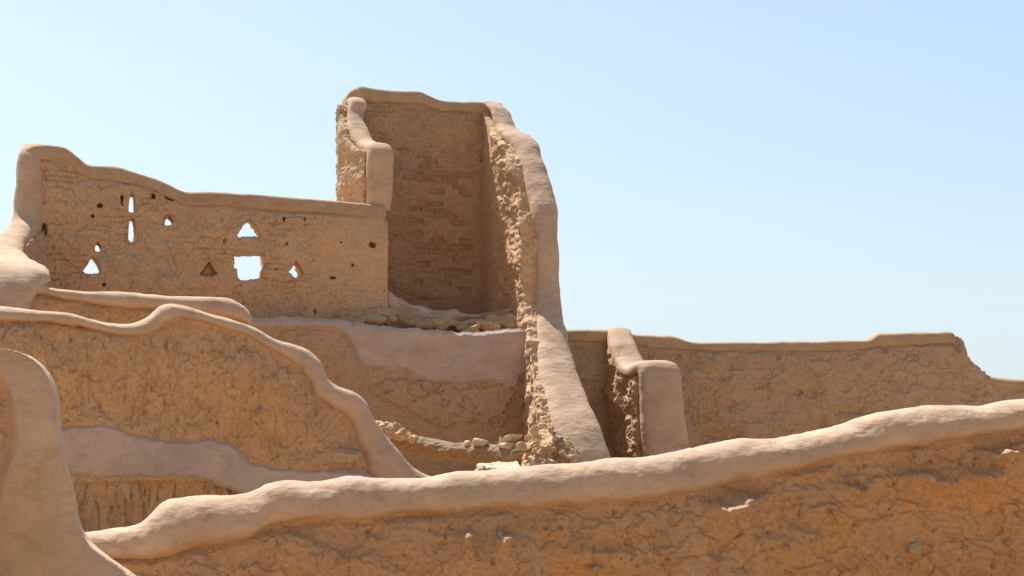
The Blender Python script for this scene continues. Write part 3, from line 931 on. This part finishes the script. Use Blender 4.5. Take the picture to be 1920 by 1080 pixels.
def rel9(q, l):
    d = relief_rough(q, blocks=.3, courses=1.6, flake=1.1, wild=.75)
    wx = l[:, 0] + .05 * fbm(q * 5, 3); wz = l[:, 2] + .03 * fbm(q * 6 + 9, 3)
    for c_, rx, rz, h in HOLLOWS:
        r = np.sqrt(((wx - c_[0]) / rx) ** 2 + ((wz - c_[1]) / rz) ** 2)
        d = d - h * sstep(1.25, .8, r)
    return d
pr9 = [r for r in xpairs(top9, bot9) if r[0] <= 1797]
b, c = front_wall(fr9, pr9, 0.45, 0.5, 0.022, rel9, bulge=-0.004, amp=.8, centre=.2, p=3.6, batter=.004, ends=(0, .08),
                  tops=[(x, y + 7) if x < 1790 else (x, y) for x, y in top9])
ec = [(1836,688,1822,700),(1848,700,1836,716),(1860,712,1846,728),(1872,735,1858,745),(1884,762,1868,768)]
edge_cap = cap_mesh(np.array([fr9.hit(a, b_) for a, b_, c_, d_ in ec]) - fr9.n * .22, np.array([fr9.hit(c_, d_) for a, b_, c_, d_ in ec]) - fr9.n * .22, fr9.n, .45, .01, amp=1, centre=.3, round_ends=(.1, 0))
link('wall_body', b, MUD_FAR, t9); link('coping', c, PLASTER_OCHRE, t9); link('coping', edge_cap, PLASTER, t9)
link('stone', rock(fr9.hit(1846, 706) + np.array([0, .12, 0]), (.10, .16, .13), 77, .3), STONE, t9)

# ================================================================== 10. cross wall
t10 = thing('cross_wall', 'thick cross wall with smooth rounded end face, joined to the back right wall', 'wall', (3, 27.5, 0))
b, c = ribbon([(1160,613,28.55),(1163,616,28.35),(1171,640,28.0),(1182,668,27.7),(1200,684,27.35),(1226,677,26.95),(1236,678,26.8),(1243,692,26.66),(1247,740,26.6),(1252,800,26.55),(1260,870,26.5),(1266,930,26.45)],
              U, [.46,.48,.52,.56,.66,.80,.80,.80,.82,.86,.90,.94], [.18,.2,.22,.22,.24,.26,.28,.3,.3,.3,.3,.3], .02, 0.3, .02,
              lambda q, co: relief_rough(q, blocks=.4, gravel=.9, flake=1.0), body_pts=[(1158,630,28.5),(1172,650,28.2),(1195,690,27.7),(1215,700,27.25),(1230,700,26.95)],
              bodyT=[.48,.50,.56,.62,.66], sink=.06, shift=-.09, amp=.9, batter=.0, p=3.0)
link('wall_body', b, MUD_PALE, t10); link('coping', c, PLASTER, t10)

# ================================================================== 11. far wall at the right edge
fr11 = Frame(1800, 33.0, 2060, 34.0)
t11 = thing('mud_wall', 'short stretch of far mud wall at the right edge behind the broken block', 'wall', (12, 33.5, 0))
b, c = front_wall(fr11, xpairs([(1800,702),(1850,704),(1880,707),(1920,710),(2060,716)], [(1800,722),(1880,730),(1920,734),(2060,742)]), 0.45, 0.5, 0.035,
                  lambda q, l: relief_rough(q, blocks=.7), bulge=.02, amp=.8)
link('wall_body', b, MUD_FAR, t11); link('coping', c, PLASTER_OCHRE, t11)

# ================================================================== 12. fallen log, stones, rubble
def log():
    pts = catmull(np.array([[*at(690,808,20.4), .10], [*at(745,824,20.1), .105], [*at(800,838,19.8), .105], [*at(860,848,19.5), .11], [*at(920,854,19.2), .125],
                            [*at(985,855,18.9), .15], [*at(1030,855,18.7), .14], [*at(1075,856,18.5), .11]]), .015)
    C_, R_ = pts[:, :3], pts[:, 3]
    Tn = np.gradient(C_, axis=0); Tn /= np.linalg.norm(Tn, axis=1)[:, None]
    S_ = np.cross(Tn, [0, 0, 1]); S_ /= np.linalg.norm(S_, axis=1)[:, None]
    N_ = np.cross(S_, Tn)
    k = 2 * np.pi * np.arange(48) / 48
    V = C_[:, None] + 1.15 * R_[:, None, None] * (np.cos(k)[None, :, None] * S_[:, None] + np.sin(k)[None, :, None] * N_[:, None])
    me = grid_mesh('log', V, wrap=True, ends=True); fix_normals(me)
    co, no = get_cn(me)
    q = np.stack([co[:, 0] * 1.5, co[:, 1] * 8, co[:, 2] * 9], 1)
    kn = sum(.03 * np.exp(-(((co - at(x, y, 19.2)) ** 2).sum(1)) / .012) for x, y in [(895, 848), (952, 862), (840, 832)])
    set_c(me, co + no * (.02 * fbm(q, 4, .6) + .008 * fbm(q * 3, 2) + kn)[:, None])
    return me
o = link('log', log(), WOOD); tag(o, 'weathered palm trunk lying between the stepped wall and the rubble', 'log')
def single(name, label, cat, me, mat, group=None):
    o = link(name, me, mat); tag(o, label, cat, group); return o
single('stone', 'small rounded pale stone, leftmost of those in the middle of the log', 'stone', rock(at(877,831,19.35), (.075,.065,.06), 5, .2), STONE, 'stones lying on the log')
single('stone', 'pale wedge shaped stone just right of the small rounded one on the log', 'stone', rock(at(901,830,19.2), (.11,.08,.085), 8, .3), STONE, 'stones lying on the log')
single('stone', 'pale upright chip beside the tilted slab on the log', 'stone', rock(at(939,827,19.05), (.035,.05,.062), 12, .3), STONE, 'stones lying on the log')
sl = rock((0, 0, 0), (.20, .14, .055), 15, .3, cuts=10)
from mathutils import Matrix, Euler
sl.transform(Matrix.Translation(at(957,823,19.0).tolist()) @ Euler((math.radians(-14), math.radians(-24), .2)).to_matrix().to_4x4())
single('stone_slab', 'flat angular pale slab tilted up on the log beside the rubble heap', 'stone', sl, STONE, 'stones lying on the log')
single('stone', 'broken stone pinned under the tilted slab on the log', 'stone', rock(at(955,836,18.95), (.14,.10,.06), 18, .3), STONE, 'stones lying on the log')
# mud crumbs on the log's left end
def clods():
    import bmesh
    bm = bmesh.new()
    for k, (x, y, r) in enumerate([(712,812,.17),(724,804,.11),(738,806,.10),(750,812,.10),(745,818,.12),(762,820,.08),(776,824,.075),(790,829,.055),(803,832,.04),(815,834,.03),(742,798,.05),(728,795,.045)]):
        me = rock(at(x, y, 20.05 - (x - 724) * .0042), (r * 1.4, r, r * .8), 60 + k, .6, cuts=4, sub=3); bm.from_mesh(me); bpy.data.meshes.remove(me)
    me = bpy.data.meshes.new('clods'); bm.to_mesh(me); bm.free()
    return displaced(solidify_voxels(me, .013, None, 1), lambda co, no: .025 * fbm(co * 9, 3, .7) + .012 * fbm(co * 26, 2))
tag(link('mud_clods', clods(), MUD_PALE), 'crumbled mud clods heaped on the left end of the log', 'clods')

# rubble heap
def heap():
    sol = []
    parts = [((1000,850,18.5),(.22,.2,.22)),((1018,828,18.5),(.20,.18,.24)),((1030,845,18.3),(.24,.22,.28)),((1050,850,18.3),(.18,.2,.22)),((1064,858,18.2),(.13,.16,.18)),
             ((1012,875,18.2),(.25,.25,.22)),((1046,880,18.1),(.26,.25,.2)),((1030,905,18.2),(.4,.35,.25)),((1010,930,18.2),(.5,.45,.4)),((1040,960,18.2),(.6,.5,.5)),((1040,1080,18.3),(.7,.6,.8))]
    import bmesh
    bm = bmesh.new()
    for k, (c_, r_) in enumerate(parts):
        me = rock(at(*c_), r_, 90 + k, .35, cuts=8, sub=3); bm.from_mesh(me); bpy.data.meshes.remove(me)
    me = bpy.data.meshes.new('heap'); bm.to_mesh(me); bm.free()
    me = solidify_voxels(me, .016, None, 1)
    return displaced(me, lambda co, no: relief_rough(co, blocks=.5, gravel=.7, flake=.8) * .9)
hp = thing('rubble_heap', 'jagged heap of broken mud and rubble at the foot of the tower wall', 'rubble', at(1030, 870, 18.3))
link('mud_mass', heap(), MUD_PALE, hp)
rn = random.Random(8)
for k, (x, y, r) in enumerate([(1003,806,.06),(1018,798,.055),(1034,806,.05),(1046,822,.06),(990,822,.06),(980,838,.07),(1058,838,.05),(1040,842,.07),(1012,846,.08),(996,860,.06),(1066,872,.05),(1030,866,.06)]):
    link('chunk', rock(at(x, y, 18.12 + .02 * rn.random()), (r * 1.3, r, r), 210 + k, .35, cuts=11, sub=3, flat=True), MUD_PALE if k % 3 else STONE, hp)
def stick(a, b, r):
    a, b = np.array(a), np.array(b)
    t = np.linspace(0, 1, 30)[:, None]; C_ = a + (b - a) * t + .02 * np.sin(t * 7)
    d = (b - a) / np.linalg.norm(b - a); S_ = np.cross(d, [0, 1, .2]); S_ /= np.linalg.norm(S_); N_ = np.cross(S_, d)
    k = 2 * np.pi * np.arange(14) / 14
    V = C_[:, None] + r * (np.cos(k)[None, :, None] * S_ + np.sin(k)[None, :, None] * N_)
    me = grid_mesh('stick', V, wrap=True, ends=True); fix_normals(me)
    return displaced(me, lambda co, no: .012 * fbm(co * 15, 3))
link('timber_stub', stick(at(1040, 812, 18.2), at(1066, 866, 17.9), .045), WOOD, hp)
link('timber_stub', stick(at(960, 850, 18.3), at(1008, 838, 18.2), .03), WOOD, hp)
single('stone', 'grey round stone at the right foot of the rubble heap', 'stone', rock(at(1076,860,17.95), (.07,.07,.09), 31, .2), MUD_IN)
# pale block and broken corner under the log
blk = rock((0, 0, 0), (.33, .2, .16), 51, .05, cuts=0)
import bmesh
bm = bmesh.new(); bmesh.ops.create_cube(bm, size=1.0)
bmesh.ops.scale(bm, vec=(.52, .4, 1.6), verts=bm.verts)
me = bpy.data.meshes.new('b'); bm.to_mesh(me); bm.free()
me.transform(Matrix.Translation((at(935, 873, 18.45) + np.array([0.02, .1, -.8])).tolist()) @ Euler((0, math.radians(-1.5), .15)).to_matrix().to_4x4())
for v in me.vertices:
    if v.co.z > 1: v.co.z += .13 * (v.co.y - 18.5)
me = displaced(solidify_voxels(me, .014, None, 3), lambda co, no: relief_smooth(co, 1.2) + .035 * fbm(co * 5, 3))
single('plaster_pier', 'pale sunlit block top showing between the log and the foreground coping', 'block', me, WHITE)
single('rubble_chunk', 'broken mud chunk leaning on the left side of the pale block under the log', 'rubble', displaced(solidify_voxels(rock(at(903, 905, 18.25), (.13, .2, .33), 71, .5, cuts=9), .014), lambda co, no: .02 * fbm(co * 12, 3, .7)), MUD_PALE)

# ------------------------------------------------------------------ light
SUN = Vector((-0.39, 0.42, 1.0)).normalized()
el = math.asin(SUN.z); az = math.atan2(SUN.x, SUN.y)
ld = bpy.data.lights.new('sun', 'SUN'); ld.energy = 6.8; ld.angle = math.radians(0.53); ld.color = (1.0, 0.95, 0.87)
lo = bpy.data.objects.new('sun', ld); COL.objects.link(lo)
lo.rotation_euler = SUN.to_track_quat('Z', 'Y').to_euler()

w = bpy.data.worlds.new('World'); SC.world = w; w.use_nodes = True
nt = w.node_tree; bg = nt.nodes['Background']
sky = nt.nodes.new('ShaderNodeTexSky'); sky.sky_type = 'NISHITA'; sky.sun_disc = False
sky.sun_elevation = el; sky.sun_rotation = az
sky.air_density = 1.0; sky.dust_density = 1.4; sky.ozone_density = 1.0
g_ = nt.nodes.new('ShaderNodeVectorMath'); g_.operation = 'MULTIPLY'
g_.inputs[1].default_value = (0.225, 0.225, 0.23)      # bright desert haze: flatter gradient than clear air
gm = nt.nodes.new('ShaderNodeGamma'); gm.inputs['Gamma'].default_value = 0.70
g2 = nt.nodes.new('ShaderNodeVectorMath'); g2.operation = 'MULTIPLY'
g2.inputs[1].default_value = (0.85 / 0.15, 0.88 / 0.15, 0.855 / 0.15)
nt.links.new(sky.outputs['Color'], g_.inputs[0]); nt.links.new(g_.outputs[0], gm.inputs['Color'])
# haze is brighter on the sun's side of the sky than opposite to it
tc = nt.nodes.new('ShaderNodeTexCoord'); sp_ = nt.nodes.new('ShaderNodeSeparateXYZ')
mr = nt.nodes.new('ShaderNodeMapRange'); mr.interpolation_type = 'SMOOTHSTEP'
mr.inputs['From Min'].default_value = -0.6; mr.inputs['From Max'].default_value = 0.85
mr.inputs['To Min'].default_value = 0.42; mr.inputs['To Max'].default_value = 1.0
nt.links.new(tc.outputs['Generated'], sp_.inputs[0]); nt.links.new(sp_.outputs['Y'], mr.inputs['Value'])
vs = nt.nodes.new('ShaderNodeVectorMath'); vs.operation = 'SCALE'
nt.links.new(gm.outputs['Color'], g2.inputs[0]); nt.links.new(g2.outputs[0], vs.inputs[0])
mz = nt.nodes.new('ShaderNodeMapRange'); mz.inputs['From Min'].default_value = 0.0; mz.inputs['From Max'].default_value = 0.26
mz.inputs['To Min'].default_value = 0.86; mz.inputs['To Max'].default_value = 1.0
mm_ = nt.nodes.new('ShaderNodeMath'); mm_.operation = 'MULTIPLY'
nt.links.new(sp_.outputs['Z'], mz.inputs['Value']); nt.links.new(mz.outputs['Result'], mm_.inputs[0]); nt.links.new(mr.outputs['Result'], mm_.inputs[1])
nt.links.new(mm_.outputs[0], vs.inputs['Scale'])
hz = nt.nodes.new('ShaderNodeMapRange'); hz.interpolation_type = 'SMOOTHSTEP'
hz.inputs['From Min'].default_value = 0.0; hz.inputs['From Max'].default_value = 0.22
hz.inputs['To Min'].default_value = 0.8; hz.inputs['To Max'].default_value = 0.0
nt.links.new(sp_.outputs['Z'], hz.inputs['Value'])
hm = nt.nodes.new('ShaderNodeMix'); hm.data_type = 'RGBA'
nt.links.new(hz.outputs['Result'], hm.inputs[0]); nt.links.new(vs.outputs[0], hm.inputs[6])
hc = nt.nodes.new('ShaderNodeVectorMath'); hc.operation = 'SCALE'
hc.inputs[0].default_value = (0.74 / 0.15, 0.865 / 0.15, 0.965 / 0.15)
nt.links.new(mr.outputs['Result'], hc.inputs['Scale']); nt.links.new(hc.outputs[0], hm.inputs[7])
nt.links.new(hm.outputs[2], bg.inputs['Color'])
bg.inputs['Strength'].default_value = 0.15

SC.view_settings.view_transform = 'Standard'
SC.view_settings.look = 'None'
SC.view_settings.exposure = 0
SC.view_settings.gamma = 1
SC.render.engine = 'CYCLES'
SC.cycles.max_bounces = 8
SC.cycles.diffuse_bounces = 6
